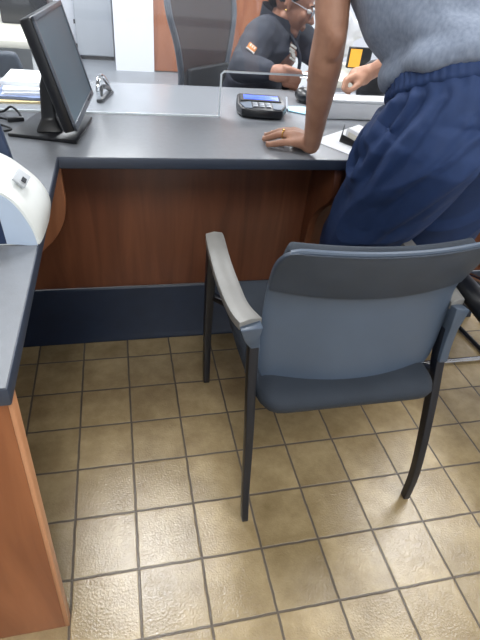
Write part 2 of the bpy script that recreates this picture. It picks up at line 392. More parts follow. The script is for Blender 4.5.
# ------------------------------------------------------------------ guest chair in the foreground
def guest_chair():
    t = thing('guest_chair', (.48, .93, 0), 'charcoal guest chair with slate back shell and grey armrests, back to the camera', 'chair')
    # back surface: u across 0..1, v up 0..1
    def side(u, v):
        L = curve([(.272, .760, .425), (.266, .764, .50), (.264, .770, .58), (.266, .772, .65), (.264, .745, .73), (.266, .712, .785)], 6)
        R_ = curve([(.692, .762, .425), (.700, .766, .50), (.704, .774, .58), (.702, .776, .645), (.704, .752, .72), (.692, .722, .783)], 6)
        i = v*(len(L)-1); k = min(int(i), len(L)-2); f = i-k
        a = V(L[k]).lerp(V(L[k+1]), f); b = V(R_[k]).lerp(V(R_[k+1]), f)
        p = a.lerp(b, u); s = 1-(2*u-1)**2
        p.y -= s*(.045-.012*v); return p
    def sheet(vs, us, off0, off1, edge=None):
        g = G(); rings = []
        for v in vs:
            def nrm(u): 
                a = side(min(u+.02, 1), v)-side(max(u-.02, 0), v); b = side(u, min(v+.02, 1))-side(u, max(v-.02, 0))
                n = a.cross(b).normalized(); return n if n.y < 0 else -n
            lo, hi = (0, 1) if edge is None else edge(v)
            uu = [lo+(hi-lo)*u for u in us]
            rings.append([side(u, v)+nrm(u)*off1 for u in uu]+[side(u, v)+nrm(u)*off0 for u in reversed(uu)])
        return g.loft(rings)
    us = [i/16 for i in range(17)]
    def round_shell(v):
        e = 0
        if v < .12: e = .11*(1-math.sqrt(max(0, 1-((.12-v)/.12)**2)))
        return e, 1-e
    sheet([i/28*.68 for i in range(29)], us, -.003, .006, round_shell).build('back_shell', 'chairgrey', t, bevel=.002, smooth=True, ang=50)
    # padded upper band: its lower edge sags to the middle, and it flares out at the top
    def band_edge(v):
        e = .0
        if v > .80: e = .05*(1-math.sqrt(max(0, 1-((v-.8)/.2)**2)))
        return e, 1-e+.022*max(0, (v-.66)/.34)
    g = G(); rings = []
    for j in range(15):
        q = j/14; ring = []
        for side_ in (0, 1):
            for u in (us if side_ == 0 else list(reversed(us))):
                v0 = .645-.02*(1-(2*u-1)**2)
                v = v0+(1-v0)*q; lo, hi = band_edge(v); uu = lo+(hi-lo)*u
                uc = min(max(uu, 0), 1)
                p = side(uc, v); d = side(1, v)-side(0, v); p += d*(uu-uc)
                bul = .014+.010*math.sin(math.pi*min(1, q*1.1))*(1-(2*u-1)**4)
                p += V((0, -1, .25)).normalized()*(bul if side_ == 0 else -.006)
                ring.append(p)
        rings.append(ring)
    g.loft(rings).build('back_band', 'chairback', t, bevel=.004, seg=3, smooth=True, ang=60)
    # bright line of the top rim
    g = G(); rr = []
    for i in range(25):
        u = .03+.95*i/24; p = side(min(max(u, .0), 1), 1.0); p += V((0, -.004, .004)); e = abs(2*u-1)
        p.z -= .012*max(0, (e-.82)/.18)**2; rr.append(p)
    g.tube(rr, .0055, 8).build('top_rim', 'chairgrey', t, smooth=True)
    # front cushion of the back
    sheet([.05+i/20*.9 for i in range(21)], us, -.03, -.004, lambda v: (.03, .97)).build('back_cushion', 'chairfabric', t, bevel=.008, seg=3, smooth=True, ang=60)
    # seat
    g = G(); rings = []
    prof = [(.668, .408, .12), (.674, .395, .06), (.70, .386, .0), (.78, .380, 0), (1.0, .370, 0), (1.13, .376, .02), (1.165, .395, .05), (1.168, .42, .06), (1.14, .447, .03), (1.02, .455, 0), (.85, .450, 0), (.72, .452, .0), (.675, .444, .04), (.661, .425, .10)]
    nx = 15
    for i in range(nx):
        u = i/(nx-1); e = abs(2*u-1); ring = []
        shr = (max(0, (e-.8)/.2))**2.5
        for y, z, c in prof:
            yy = y+(.055*shr if y < .8 else (-.05*shr if y > 1.05 else 0)); zz = z+((.41-z)*.75*max(0, (e-.93)/.07)**2)
            ring.append(V((.250+.452*u+(.02 if y < .8 else 0)*(0), yy, zz)))
        rings.append(ring)
    g.loft(rings).build('seat', 'chairfabric', t, bevel=0, smooth=True, sub=1, ang=180)
    # legs
    def legbar(pts, w0, w1, h0, h1, name='leg', mt='chairleg'):
        P = curve(pts, 6); n = len(P)
        return G().bar(P, [w0+(w1-w0)*i/(n-1) for i in range(n)], [h0+(h1-h0)*i/(n-1) for i in range(n)], up=(0, 1, .15)).build(name, mt, t, bevel=.003, smooth=True, ang=40)
    legbar([(.260, .668, .001), (.255, .684, .12), (.249, .702, .31), (.247, .728, .43), (.246, .752, .56)], .0085, .011, .010, .013)
    legbar([(.728, .662, .001), (.726, .666, .10), (.718, .680, .215), (.718, .718, .353), (.716, .748, .456), (.716, .765, .54)], .009, .012, .011, .015)
    legbar([(.240, 1.192, .001), (.229, 1.165, .25), (.221, 1.125, .45), (.215, 1.09, .592)], .010, .014, .012, .018)
    legbar([(.742, 1.192, .001), (.744, 1.165, .25), (.746, 1.125, .45), (.748, 1.09, .592)], .010, .014, .012, .018)
    # armrests with the plastic yokes down to the rear legs
    for s in (0, 1):
        if s == 0:
            lf = [(1.112, .205), (1.100, .1985), (.957, .192), (.854, .193), (.780, .199), (.739, .210)]
            rt = [(1.118, .238), (1.106, .245), (.977, .239), (.870, .239), (.801, .242), (.750, .258)]
        else:
            lf = [(1.112, .727), (1.100, .720), (.957, .722), (.854, .716), (.800, .710), (.762, .702)]
            rt = [(1.112, .757), (1.106, .762), (.977, .752), (.870, .752), (.820, .750), (.772, .742)]
        lf = curve(lf, 5); rt = curve(rt, 5)
        rings = [[V((a[1], a[0], .590)), V((b[1], b[0], .590)), V((b[1], b[0], .608)), V(((a[1]+b[1])/2, (a[0]+b[0])/2, .612)), V((a[1], a[0], .608))] for a, b in zip(lf, rt)]
        G().loft(rings).build('armrest', 'armpad', t, bevel=.004, smooth=True, ang=50)
        cx = .233 if s == 0 else .722
        tx = .248 if s == 0 else .716
        P = [(cx, .742+.016*s, .600), (cx+(.004 if s == 0 else -.004), .744+.010*s, .572), (tx, .752, .54), (tx, .749, .50), (tx, .742, .455)]
        G().bar(curve(P, 4), [(.0235 if s == 0 else .019)-(.0125 if s == 0 else .008)*min(1, i/7) for i in range(17)], [.016]*17, up=(0, 1, 0)).build('arm_yoke', 'chairgrey', t, bevel=.003, smooth=True, ang=40)
    g = G(); g.box(.28, .69, .80, .825, .362, .385); g.box(.28, .69, 1.07, 1.095, .362, .385); g.box(.30, .32, .78, 1.10, .365, .384); g.box(.65, .67, .78, 1.10, .365, .384)
    g.bar([(.226, 1.135, .40), (.30, 1.08, .385)], .009, .009); g.bar([(.745, 1.135, .40), (.67, 1.08, .385)], .009, .009); g.bar([(.250, .735, .41), (.31, .81, .385)], .008, .008); g.bar([(.716, .745, .42), (.66, .81, .385)], .008, .008)
    g.build('seat_frame', 'chairleg', t, bevel=.002)
guest_chair()

# ------------------------------------------------------------------ second chair, mostly out of frame at the right
def second_chair():
    t = thing('sled_chair', (1.2, .95, 0), 'black padded guest chair with chrome sled legs at the right edge', 'chair')
    A = curve([(.800, .955, .592), (.790, .91, .600), (.782, .84, .602), (.778, .76, .600), (.785, .69, .585), (.81, .65, .55)], 6)
    G().tube(A, [.016+.010*min(1, i/6) for i in range(len(A))], 12).build('armrest', 'blackplastic', t, smooth=True, ang=180)
    B = curve([(1.56, .95, .592), (1.57, .84, .602), (1.57, .69, .585), (1.55, .65, .55)], 6)
    G().tube(B, .025, 12).build('armrest', 'blackplastic', t, smooth=True, ang=180)
    g = G(); g.tube(curve([(.81, .65, .55), (.95, .63, .48), (1.13, .66, .41), (1.47, .66, .41), (1.55, .65, .55)], 6), .010, 10).build('arm_tube', 'chrome', t, smooth=True)
    g = G(); g.tube(curve([(1.14, 1.08, .41), (1.10, 1.30, .33), (1.02, 1.41, .05), (.985, 1.37, .012), (.985, 1.23, .012), (1.03, 1.175, .012), (1.15, 1.168, .012), (1.38, 1.172, .012), (1.48, 1.22, .012), (1.50, 1.30, .012), (1.50, 1.37, .012), (1.49, 1.41, .05), (1.46, 1.30, .33), (1.44, 1.08, .41)], 8), .0095, 10)
    g.build('sled_frame', 'chrome', t, smooth=True, ang=180)
    G().tube([(1.34, 1.415, .011), (1.352, 1.185, .011)], .0085, 10).build('floor_bar', 'chairleg', t, smooth=True)
    G().box(1.12, 1.52, .66, 1.12, .42, .48).build('seat', 'blackmatte', t, bevel=.02, seg=3)
    G().prism([(1.12, .62, .54), (1.52, .62, .54), (1.52, .56, .88), (1.12, .56, .88)], (0, .035, 0)).build('backrest', 'blackmatte', t, bevel=.015, seg=3)
    for x in (1.14, 1.48): G().tube([(x, .66, .42), (x, .63, .50), (x, .60, .80)], .01).build('back_post', 'chrome', t, smooth=True)
second_chair()

# ------------------------------------------------------------------ monitor
def monitor():
    N0 = V((-.101, 1.262, .812)); e1 = V((.032, .37, 0)).normalized(); up = V((-.062, .004, .226)).normalized(); n = e1.cross(up).normalized()
    W, H = .360, .242
    t = thing('monitor', (-.18, 1.48, ZT), 'black tilted flat monitor with silver bezel on the desk corner', 'monitor')
    c = N0+e1*W/2+up*H/2
    G().obox(c-n*.016, e1, up, n, W/2, H/2, .014).build('housing', 'blackplastic', t, bevel=.006, seg=3)
    G().obox(c-n*.038, e1, up, n, W/2*.6, H/2*.6, .012).build('rear_bulge', 'blackplastic', t, bevel=.01, seg=2)
    g = G(); b = .011
    g.obox(c+up*(H/2-b/2), e1, up, n, W/2, b/2, .003); g.obox(c-up*(H/2-b*.7), e1, up, n, W/2, b*.7, .003)
    g.obox(c+e1*(W/2-b/2), e1, up, n, b/2, H/2, .003); g.obox(c-e1*(W/2-b/2), e1, up, n, b/2, H/2, .003)
    g.build('bezel', 'bezel', t, bevel=.0015)
    G().obox(c+up*.003-n*.0012, e1, up, n, W/2-b, H/2-b*1.1, .0012).build('screen', 'screen', t)
    g = G()
    for k in range(4): g.obox(c+e1*(W/2-.05-k*.018)-up*(H/2-.01)+n*.003, e1, up, n, .005, .0025, .001)
    g.build('buttons', 'ink', t)
    nk = c-n*.05-up*.03
    g = G(); g.loft([[V((x, y, z)) for x, y in [(cx-hx, cy-hy), (cx+hx, cy-hy), (cx+hx, cy+hy), (cx-hx, cy+hy)]] for cx, cy, z, hx, hy in [(-.182, 1.47, .76, .036, .055), (-.182, 1.475, .79, .020, .036), (-.180, 1.475, .87, .015, .030), (-.166, 1.478, .915, .014, .028)]])
    g.build('neck', 'blackplastic', t, bevel=.006, seg=3)
    g = G(); g.prism([(-.288, 1.41, ZT), (-.110, 1.355, ZT), (-.076, 1.585, ZT), (-.23, 1.62, ZT)], (0, 0, .010)).build('base', 'blackplastic', t, bevel=.004)
monitor()

# ------------------------------------------------------------------ white rounded device on the left worktop
def desk_device():
    t = thing('check_scanner', (-.25, .88, ZT), 'white rounded desktop device with pale blue side and small grey label', 'device')
    def dprof(k):      # k: 0 front profile, 1 widest, 2 rear
        F = [(-.150, .751), (-.154, .779), (-.163, .805), (-.173, .825), (-.185, .840), (-.203, .851), (-.24, .860), (-.30, .865)]
        M_ = [(-.142, .751), (-.137, .779), (-.141, .802), (-.154, .826), (-.175, .848), (-.200, .868), (-.24, .883), (-.30, .889)]
        B = [(-.165, .751), (-.165, .770), (-.170, .785), (-.182, .800), (-.20, .812), (-.22, .820), (-.25, .827), (-.30, .830)]
        a_, b_, f = (F, M_, k) if k <= 1 else (M_, B, k-1)
        return curve([(p[0]+(q[0]-p[0])*f, p[1]+(q[1]-p[1])*f) for p, q in zip(a_, b_)], 4)
    rings = []
    for y, k in ((.820, 0), (.828, .28), (.842, .5), (.862, .72), (.885, .90), (.91, 1), (.935, 1.0), (.958, 1.25), (.972, 1.6), (.978, 2)):
        rings.append([V((x, y, z)) for x, z in dprof(k)]+[V((-.30, y, .751))])
    G().loft(rings).build('body', 'dome', t, smooth=True, ang=50)
    fp = dprof(0)
    G().prism([(x-.003, .8185, z-.003) for x, z in fp if x > -.204]+[(-.203, .8185, .754)], (0, .003, 0)).build('side_cover', 'domeface', t)
    G().prism([(-.203, .8185, .754), (-.208, .8185, .849), (-.27, .8185, .858), (-.27, .8185, .754)], (0, .003, 0)).build('dark_side_strip', 'navyplastic', t)
    # label on the curved top
    n = V((.66, -.30, .69)).normalized(); ex = V((.72, 0, -.69)).normalized(); ey = V((0, 1, 0))
    lc = V((-.168, .868, .8530))
    G().obox(lc-n*.001, ex, n.cross(ex), n, .0115, .016, .0025).build('label_plate', 'label', t, bevel=.001)
    g = G()
    for k in range(5): g.obox(lc+n*.002+ex*(.004)+ey*(-.011+k*.0045), ex, n.cross(ex), n, .004, .0012, .0006)
    g.build('label_print', 'ink', t)
    p = thing('customer_display', (-.24, .96, ZT), 'dark navy upright display panel behind the white device', 'display')
    G().prism([(-.30, .995, ZT), (-.198, .995, ZT), (-.205, .995, .84), (-.213, .995, .892), (-.245, .995, 1.05), (-.30, .995, 1.05)], (0, .02, 0)).build('panel', 'navyplastic', p, bevel=.004)
    G().box(-.30, -.20, .992, 1.06, ZT, ZT+.012).build('foot', 'navyplastic', p, bevel=.003)
desk_device()

# ------------------------------------------------------------------ things on the desk
def papers():
    y = 0
    for k in range(9):
        nm = 'sheaf of white papers, layer %s' % k
    specs = [('manila_folder', 'manila', .006, 'manila folder at the bottom of the paper stack behind the monitor', 'folder', (0, .0)),
             ('blue_folder', 'folder', .010, 'grey-blue folder under the white papers behind the monitor', 'folder', (-.01, .01)),
             ('paper_stack', 'paper', .016, 'lower thick sheaf of white paper on the blue folder', 'papers', (.0, .02)),
             ('paper_stack', 'paper', .014, 'upper loose sheaf of white paper topmost behind the monitor', 'papers', (-.005, .05))]
    z = ZT
    for i, (n, m_, h, lab, cat, (dx, dy)) in enumerate(specs):
        cx, cy = -.262+dx, 1.85+dy; a = .06*(-1)**i; w_, d_ = .105-.006*i, .118-.01*i
        o = None; g = G(); nl = max(1, int(h/.004)) 
        for k in range(nl):
            aa = a+random.uniform(-.03, .03); ex = V((math.cos(aa), math.sin(aa), 0)); ey = V((-ex.y, ex.x, 0))
            g.obox((cx+random.uniform(-.004, .004), cy+random.uniform(-.004, .004), z+h/nl*(k+.5)), ex, ey, (0, 0, 1), w_, d_, h/nl/2*.96)
        tag(g.build(n, m_, org=(cx, cy, z)), lab, cat); z += h
papers()
g = G(); g.tube(curve([(-.36, 1.62, .7545), (-.33, 1.66-.04, .756), (-.30, 1.60, .775), (-.275, 1.57, .758), (-.29, 1.54, .7545), (-.33, 1.56, .7545), (-.35, 1.52, .7545), (-.31, 1.49, .7545), (-.285, 1.46, .7545), (-.30, 1.44, .7545)], 7), .0032, 8)
cab_ = thing('cable', (-.32, 1.55, ZT), 'black coiled cable with plug lying left of the monitor base', 'cable')
g.build('cord', 'blackmatte', cab_, smooth=True)
G().obox((-.285, 1.545, .7565), (1, .3, 0), (-.3, 1, 0), (0, 0, 1), .022, .007, .0055).build('plug', 'blackplastic', cab_, bevel=.002)

def stapler():
    t = thing('stapler', (-.04, 1.83, ZT), 'small silver and black stapler standing behind the monitor', 'stapler')
    G().prism([(-.068, 1.775, ZT), (-.046, 1.768, ZT), (-.010, 1.905, ZT), (-.032, 1.912, ZT)], (0, 0, .010)).build('base', 'chairleg', t, bevel=.003)
    g = G(); P = curve([(-.024, 1.895, .770), (-.034, 1.86, .800), (-.046, 1.82, .822), (-.056, 1.785, .818), (-.060, 1.77, .79), (-.058, 1.775, .762)], 5)
    g.bar(P, .0065, .006, up=(0, 1, 0)).build('arm', 'chrome', t, bevel=.003, smooth=True)
    g = G(); P = curve([(-.022, 1.89, .765), (-.036, 1.84, .785), (-.048, 1.80, .79), (-.052, 1.785, .768)], 5)
    g.bar(P, .006, .006, up=(0, 1, 0)).build('magazine', 'blackplastic', t, bevel=.002)
stapler()

def pin_pad():
    t = thing('signature_pad', (.49, 1.69, ZT), 'black signature pad with a glowing blue screen on the counter', 'payment terminal')
    ex = V((.955, -.12, 0)).normalized(); ey = V((.12, .955, 0)).normalized(); c = V((.475, 1.70, ZT))
    def P(a, b, z): return c+ex*a+ey*b+V((0, 0, z))
    out = [(-.072, -.062), (-.085, -.02), (-.080, .07), (-.07, .082), (.07, .082), (.080, .07), (.085, -.02), (.066, -.066), (.03, -.075), (-.035, -.073)]
    sl = lambda b: .030+.10*(b+.075)
    G().loft([[P(a*.93, b*.93, .001) for a, b in out], [P(a, b, .014) for a, b in out], [P(a*.97, b*.97, sl(b)) for a, b in out]]).build('body', 'blackplastic', t, bevel=.004, seg=3, smooth=True, ang=50)
    up = (ey+V((0, 0, .10))).normalized(); nn = ex.cross(up).normalized()
    G().obox(P(0, .036, sl(.036)+.0006), ex, up, nn, .070, .030, .0022).build('screen_frame', 'blackmatte', t, bevel=.001)
    G().obox(P(0.002, .036, sl(.036)+.003), ex, up, nn, .060, .020, .0008).build('screen', 'bluescreen', t)
    g = G(); 
    for i in range(3):
        for j in range(3): g.obox(P(-.024+i*.022, -.014-j*.014, sl(-.014-j*.014)+.0015), ex, up, nn, .008, .0045, .002)
    g.build('keypad', 'silver', t, bevel=.0008)
    G().loft([[P(a, b, sl(b)+.0004) for a, b in [(-.075, -.02), (-.036, .0), (-.036, -.06), (-.06, -.062)]], [P(a, b, sl(b)+.002) for a, b in [(-.075, -.02), (-.036, .0), (-.036, -.06), (-.06, -.062)]]]).build('side_plate', 'chairgrey', t)
    G().loft([[P(a, b, sl(b)+.0004) for a, b in [(.035, .0), (.077, -.02), (.058, -.062), (.035, -.06)]], [P(a, b, sl(b)+.002) for a, b in [(.035, .0), (.077, -.02), (.058, -.062), (.035, -.06)]]]).build('side_plate', 'chairgrey', t)
    g = G(); g.tube([P(.083, -.045, .030), P(.092, .03, .042), P(.094, .055, .046)], .004, 8).build('stylus', 'silver', t, smooth=True)
pin_pad()

g = G(); ex = V((1, -.15, 0)).normalized(); ey = V((.15, 1, 0)).normalized(); c = V((.645, 1.755, ZT))
g.loft([[c+ex*a+ey*b+V((0, 0, z+.001)) for a, b in [(-.06, -.02), (.0, -.052), (.06, -.045), (.065, .03), (0, .05), (-.055, .035)]] for z in (0, .004)])
tag(g.build('face_mask', 'mask', org=(.645, 1.755, ZT), bevel=.001), 'pale blue folded paper mask lying beside the signature pad', 'mask')
t = thing('computer_mouse', (.70, 1.90, ZT), 'black computer mouse behind the signature pad', 'mouse')
G().ball((.690, 1.885, ZT+.0255), 1, (.034, .052, .025), 18, 10).build('shell', 'blackplastic', t, smooth=True, ang=180)
G().ball((.688, 1.905, ZT+.048), 1, (.004, .009, .006)).build('scroll_wheel', 'silver', t, smooth=True)

def white_box():
    t = thing('desk_organizer', (.84, 1.69, ZT), 'low white plastic box on the counter beyond the person in blue shorts', 'box')
    G().box(.672, .98, 1.66, 1.735, ZT+.001, ZT+.055).build('body', 'white', t, bevel=.004, seg=3)
    G().box(.669, .983, 1.657, 1.738, ZT+.056, ZT+.066).build('lid', 'white', t, bevel=.003, seg=3)
white_box()
t = thing('desk_speaker', (.95, 1.93, ZT), 'black rounded desk speaker standing behind the white scanner', 'speaker')
G().lathe((.985, 1.935, ZT), [(.045, .001), (.052, .02), (.055, .09), (.047, .125), (.03, .143), (.01, .15)], 24).build('body', 'blackmatte', t, smooth=True, ang=60)
G().lathe((.985, 1.935, ZT), [(.0555, .02), (.057, .03), (.0555, .04)], 24).build('ring', 'blackplastic', t, smooth=True)

g = G(); g.prism([(.570, 1.425, ZT+.0005), (.665, 1.262, ZT+.0005), (.87, 1.40, ZT+.0005), (.80, 1.60, ZT+.0005)], (0, 0, .0015))
tag(g.build('paper_sheet', 'paper', org=(.72, 1.43, ZT)), 'white sheet of paper on the counter under the clip', 'paper')
def badge():
    t = thing('binder_clip', (.73, 1.42, ZT), 'black and white clip standing on the sheet beside the blue shorts', 'clip')
    a = V((.660, 1.412, ZT+.003)); b = V((.700, 1.342, ZT+.003)); d = (b-a).normalized(); n = V((-d.y, d.x, 0)); up = (V((0, 0, 1))+n*.25).normalized()
    if n.x < 0: n = -n
    up = (V((0, 0, 1))+n*.2).normalized()
    G().prism([a-n*.006-d*.004, b-n*.006, b-n*.006+up*.012, a-n*.006-d*.001+up*.022, a-n*.006-d*.004+up*.052], n*.004).build('clamp', 'blackplastic', t, bevel=.0008)
    G().prism([a+d*.006+up*.006, b+up*.002, b+up*.026, b-d*.006+up*.034, a+d*.010+up*.044, a+d*.006+up*.040], n*.012).build('card', 'paper', t, bevel=.0012)
    G().prism([a+d*.016-n*.0015+up*.014, b-n*.0015-d*.008+up*.010, b-n*.0015-d*.008+up*.026, a+d*.016-n*.0015+up*.034], n*.001).build('card_panel', 'cream', t)
badge()

# ------------------------------------------------------------------ back office furniture
def cabinet():
    t = thing('storage_cabinet', (-.18, 6.75, 0), 'tall light grey steel cabinet against the far wall', 'cabinet')
    G().box(-.41, .0, 6.62, 6.88, .04, 1.9).build('body', 'cabinet', t, bevel=.004)
    G().box(-.405, -.005, 6.60, 6.62, .05, 1.89).build('door', 'cabinet', t, bevel=.003)
    G().box(-.40, -.01, 6.63, 6.86, .001, .04).build('plinth', 'blackmatte', t)
    for z in (.12, .36, .58): G().box(-.425, -.408, 6.595, 6.625, z, z+.04).build('hinge', 'chairleg', t)
cabinet()
def credenza():
    t = thing('office_desk', (-.7, 3.3, 0), 'white office desk with cream top beyond the monitor', 'desk')
    G().box(-1.3, -.335, 2.84, 3.75, .715, .75).build('top', 'cream', t, bevel=.004)
    G().box(-.40, -.345, 2.86, 3.73, .001, .715).build('side_panel', 'white', t, bevel=.002)
    G().box(-1.28, -1.23, 2.86, 3.73, .001, .715).build('side_panel', 'white', t, bevel=.002)
    G().box(-1.23, -.40, 3.5, 3.52, .2, .715).build('modesty_panel', 'white', t)
    t = thing('desktop_printer', (-.45, 3.55, .75), 'dark printer at the back of the far cream desk', 'printer')
    G().box(-.60, -.345, 3.36, 3.70, .75, .90).build('body', 'blackplastic', t, bevel=.01)
    G().box(-.58, -.36, 3.40, 3.66, .90, .93).build('lid', 'chairgrey', t, bevel=.006)
    t = thing('document_tray', (-.9, 3.4, .75), 'white paper tray on the far cream desk', 'tray')
    G().box(-.92, -.66, 3.3, 3.6, .75, .80).build('tray', 'white', t, bevel=.004); G().box(-.90, -.68, 3.32, 3.58, .80, .83).build('papers', 'paper', t)
    t = thing('desk_chair', (-.62, 2.62, 0), 'slate blue office chair pulled up to the far cream desk', 'chair')
    G().prism([(-.82, 2.66, .38), (-.44, 2.66, .38), (-.40, 2.62, .62), (-.43, 2.60, .74), (-.80, 2.60, .74), (-.84, 2.62, .62)], (0, .05, 0)).build('backrest', 'chairback', t, bevel=.02, seg=3)
    G().box(-.84, -.42, 2.32, 2.72, .42, .48).build('seat', 'chairfabric', t, bevel=.02, seg=3)
    G().lathe((-.63, 2.54, 0), [(.03, .06), (.03, .42)], 14).build('column', 'blackplastic', t, smooth=True)
    g = G()
    for k in range(5):
        a = k*2*math.pi/5; g.bar([(-.63, 2.54, .07), (-.63+.27*math.cos(a), 2.54+.27*math.sin(a), .055)], .02, .014)
        g.ball((-.63+.27*math.cos(a), 2.54+.27*math.sin(a), .025), .025)
    g.build('star_base', 'blackplastic', t)
credenza()
def right_back():
    t = thing('side_desk', (1.9, 3.5, 0), 'white side desk behind the seated person at the right', 'desk')
    G().box(1.28, 2.6, 3.05, 3.7, .56, .60).build('top', 'cream', t, bevel=.003)
    G().box(1.30, 2.58, 3.08, 3.68, .001, .56).build('pedestal', 'white', t, bevel=.003)
    t = thing('screen_monitor', (1.62, 3.35, .60), 'dark framed screen showing orange on the side desk', 'monitor')
    G().box(1.50, 1.66, 3.36, 3.39, .62, .745).build('housing', 'blackplastic', t, bevel=.004)
    G().box(1.505, 1.585, 3.356, 3.361, .628, .735).build('screen', 'orangescreen', t)
    G().box(1.60, 1.70, 3.32, 3.46, .60, .62).build('base', 'blackplastic', t)
    t = thing('paper_pile', (1.65, 3.6, .60), 'untidy pile of white bags and papers behind the orange screen', 'papers')
    g = G()
    for k in range(12):
        g.ball((1.45+.5*random.random(), 3.58+.04*random.random(), .70+.25*random.random()), .07+.04*random.random(), (1, .6, .8), 9, 6)
    g.remesh('bags', 'paper', t, voxel=.012, it=4, deform=lambda p, n: p+n*.012*noise.noise(p*22))
    t = thing('privacy_partition', (1.27, 2.9, 0), 'tall white partition panel standing behind the seated person', 'partition')
    G().box(1.12, 1.16, 2.95, 3.6, 0.001, 1.4).build('panel', 'white', t, bevel=.003)
    G().box(1.10, 1.18, 2.93, 2.95, 0.001, 1.42).build('post', 'silver', t, bevel=.003)
right_back()

def office_chair():
    t = thing('office_chair', (.45, 2.72, 0), 'tall dark mesh-back office chair with grey frame behind the seated person', 'chair')
    # backrest plane: right vector and normal facing the sitter
    n = V((.70, -.714, 0)).normalized(); rt = V((n.y*-1, n.x, 0)); rt = V((.714, .70, 0)); c0 = V((.446, 2.725, 0))
    def P(a, z, d=0): return c0+rt*a+V((0, 0, z))+n*d
    L = curve([(-.15, .50), (-.18, .60), (-.19, .68), (-.225, .82), (-.258, .93), (-.25, 1.01), (-.18, 1.05)], 6)
    R_ = [(-a, z) for a, z in L]
    lp = [P(a*1.0, z, -.05*((z-.75)/.3)**2) for a, z in L]; rp = [P(a, z, -.05*((z-.75)/.3)**2) for a, z in R_]
    G().tube(lp+list(reversed(rp)), .015, 10, closed=True).build('back_frame', 'bezel', t, smooth=True)
    g = G(); rows = []
    for a, b in zip(lp, rp): rows.append([a.lerp(b, k/12)-n*.03*math.sin(math.pi*k/12) for k in range(13)])
    vs = [p for r in rows for p in r]; fs = [(i*13+k, i*13+k+1, (i+1)*13+k+1, (i+1)*13+k) for i in range(len(rows)-1) for k in range(12)]
    g.add(vs, fs); o = g.build('mesh_back', 'mesh', t, smooth=True); s = o.modifiers.new('so', 'SOLIDIFY'); s.thickness = .003
    # lumbar
    G().obox(P(0, .575, .022), rt, (0, 0, 1), n, .165, .135, .016).build('lumbar_pad', 'blackmatte', t, bevel=.01, seg=3)
    G().tube([P(0, 1.02, -.06), P(0, 1.16, -.05)], .02).build('headrest_post', 'blackplastic', t, smooth=True)
    G().tube([P(-.11, 1.13, -.03), P(0, 1.15, -.05), P(.11, 1.13, -.03)], [.045, .055, .045], 12).build('headrest', 'blackmatte', t, smooth=True)
    sc_ = c0+n*.27
    G().obox(sc_+V((0, 0, .45)), rt, n, (0, 0, 1), .24, .24, .035).build('seat', 'blackmatte', t, bevel=.03, seg=3)
    g = G(); g.bar([P(0, .50, -.04), P(0, .36, .0), P(0, .38, .2)], .03, .012, up=(n.x, n.y, .1)); g.build('back_bracket', 'blackplastic', t)
    G().lathe(sc_, [(.03, .07), (.03, .25), (.022, .26), (.022, .42)], 16).build('column', 'blackplastic', t, smooth=True)
    g = G()
    for k in range(5):
        a = k*2*math.pi/5+.3; e = sc_+V((.30*math.cos(a), .30*math.sin(a), .06)); g.bar([sc_+V((0, 0, .08)), e], .022, .014); g.ball(e-V((0, 0, .032)), .026, nu=12, nv=8)
    g.build('star_base', 'blackplastic', t)
    for s_ in (-1, 1):
        g = G(); b = sc_+rt*s_*.27; g.bar([b-rt*s_*.05+V((0, 0, .42)), b+V((0, 0, .44)), b+V((0, 0, .62))], .015, .02, up=(n.x, n.y, .05)); g.build('arm_post', 'blackplastic', t)
        G().obox(b+V((0, 0, .635)), n, rt, (0, 0, 1), .11, .035, .012).build('armrest', 'blackmatte', t, bevel=.008, seg=3)
office_chair()

# ------------------------------------------------------------------ people
def face_head(g, c, fwd, up, s=1.0):
    """head with jaw, nose, brow, lips, ears; c = centre of the skull"""
    c = V(c); f = V(fwd).normalized(); u = V(up).normalized(); r = f.cross(u).normalized(); u = r.cross(f).normalized()
    def Q(a, b, d): return c+(r*a+f*b+u*d)*s
    R = Matrix((r, f, u)).transposed()
    g.ball(Q(0, -.012, .03), 1*s, (.075, .095, .088), 22, 14, R)
    g.ball(Q(0, .02, -.03), 1*s, (.062, .072, .085), 20, 12, R)
    g.cone(Q(0, .055, -.105), .024*s, Q(0, .03, -.08), .042*s)
    g.cone(Q(.045, -.01, -.06), .022*s, Q(.018, .055, -.10), .018*s); g.cone(Q(-.045, -.01, -.06), .022*s, Q(-.018, .055, -.10), .018*s)
    g.cone(Q(0, .088, .005), .008*s, Q(0, .112, -.032), .012*s); g.cone(Q(.010, .098, -.036), .008*s, Q(-.010, .098, -.036), .008*s)
    g.cone(Q(-.03, .080, .022), .010*s, Q(.03, .080, .022), .010*s)
    g.cone(Q(-.018, .090, -.064), .0065*s, Q(.018, .090, -.064), .0065*s); g.cone(Q(-.015, .088, -.075), .007*s, Q(.015, .088, -.075), .007*s)
    g.cone(Q(-.038, .062, -.025), .022*s, Q(-.03, .05, -.055), .022*s); g.cone(Q(.038, .062, -.025), .022*s, Q(.03, .05, -.055), .022*s)
    for sd in (-1, 1):
        g.cone(Q(sd*.077, -.012, .012), .011*s, Q(sd*.073, -.002, -.028), .008*s); g.cone(Q(sd*.080, -.020, .010), .008*s, Q(sd*.078, -.020, -.012), .008*s)
    return Q
def face_details(Q, parent, s, hairmat='hair'):
    for sd in (-1, 1):
        G().ball(Q(sd*.03, .083, .004), .0105*s).build('eye', 'patchw', parent, smooth=True); 
        G().ball(Q(sd*.03, .0925, .004), .0045*s).build('iris', 'ink', parent, smooth=True)
    for sd in (-1, 1): G().tube([Q(sd*.014, .096, .026), Q(sd*.03, .094, .031), Q(sd*.046, .083, .026)], .0028*s, 6).build('eyebrow', hairmat, parent, smooth=True)

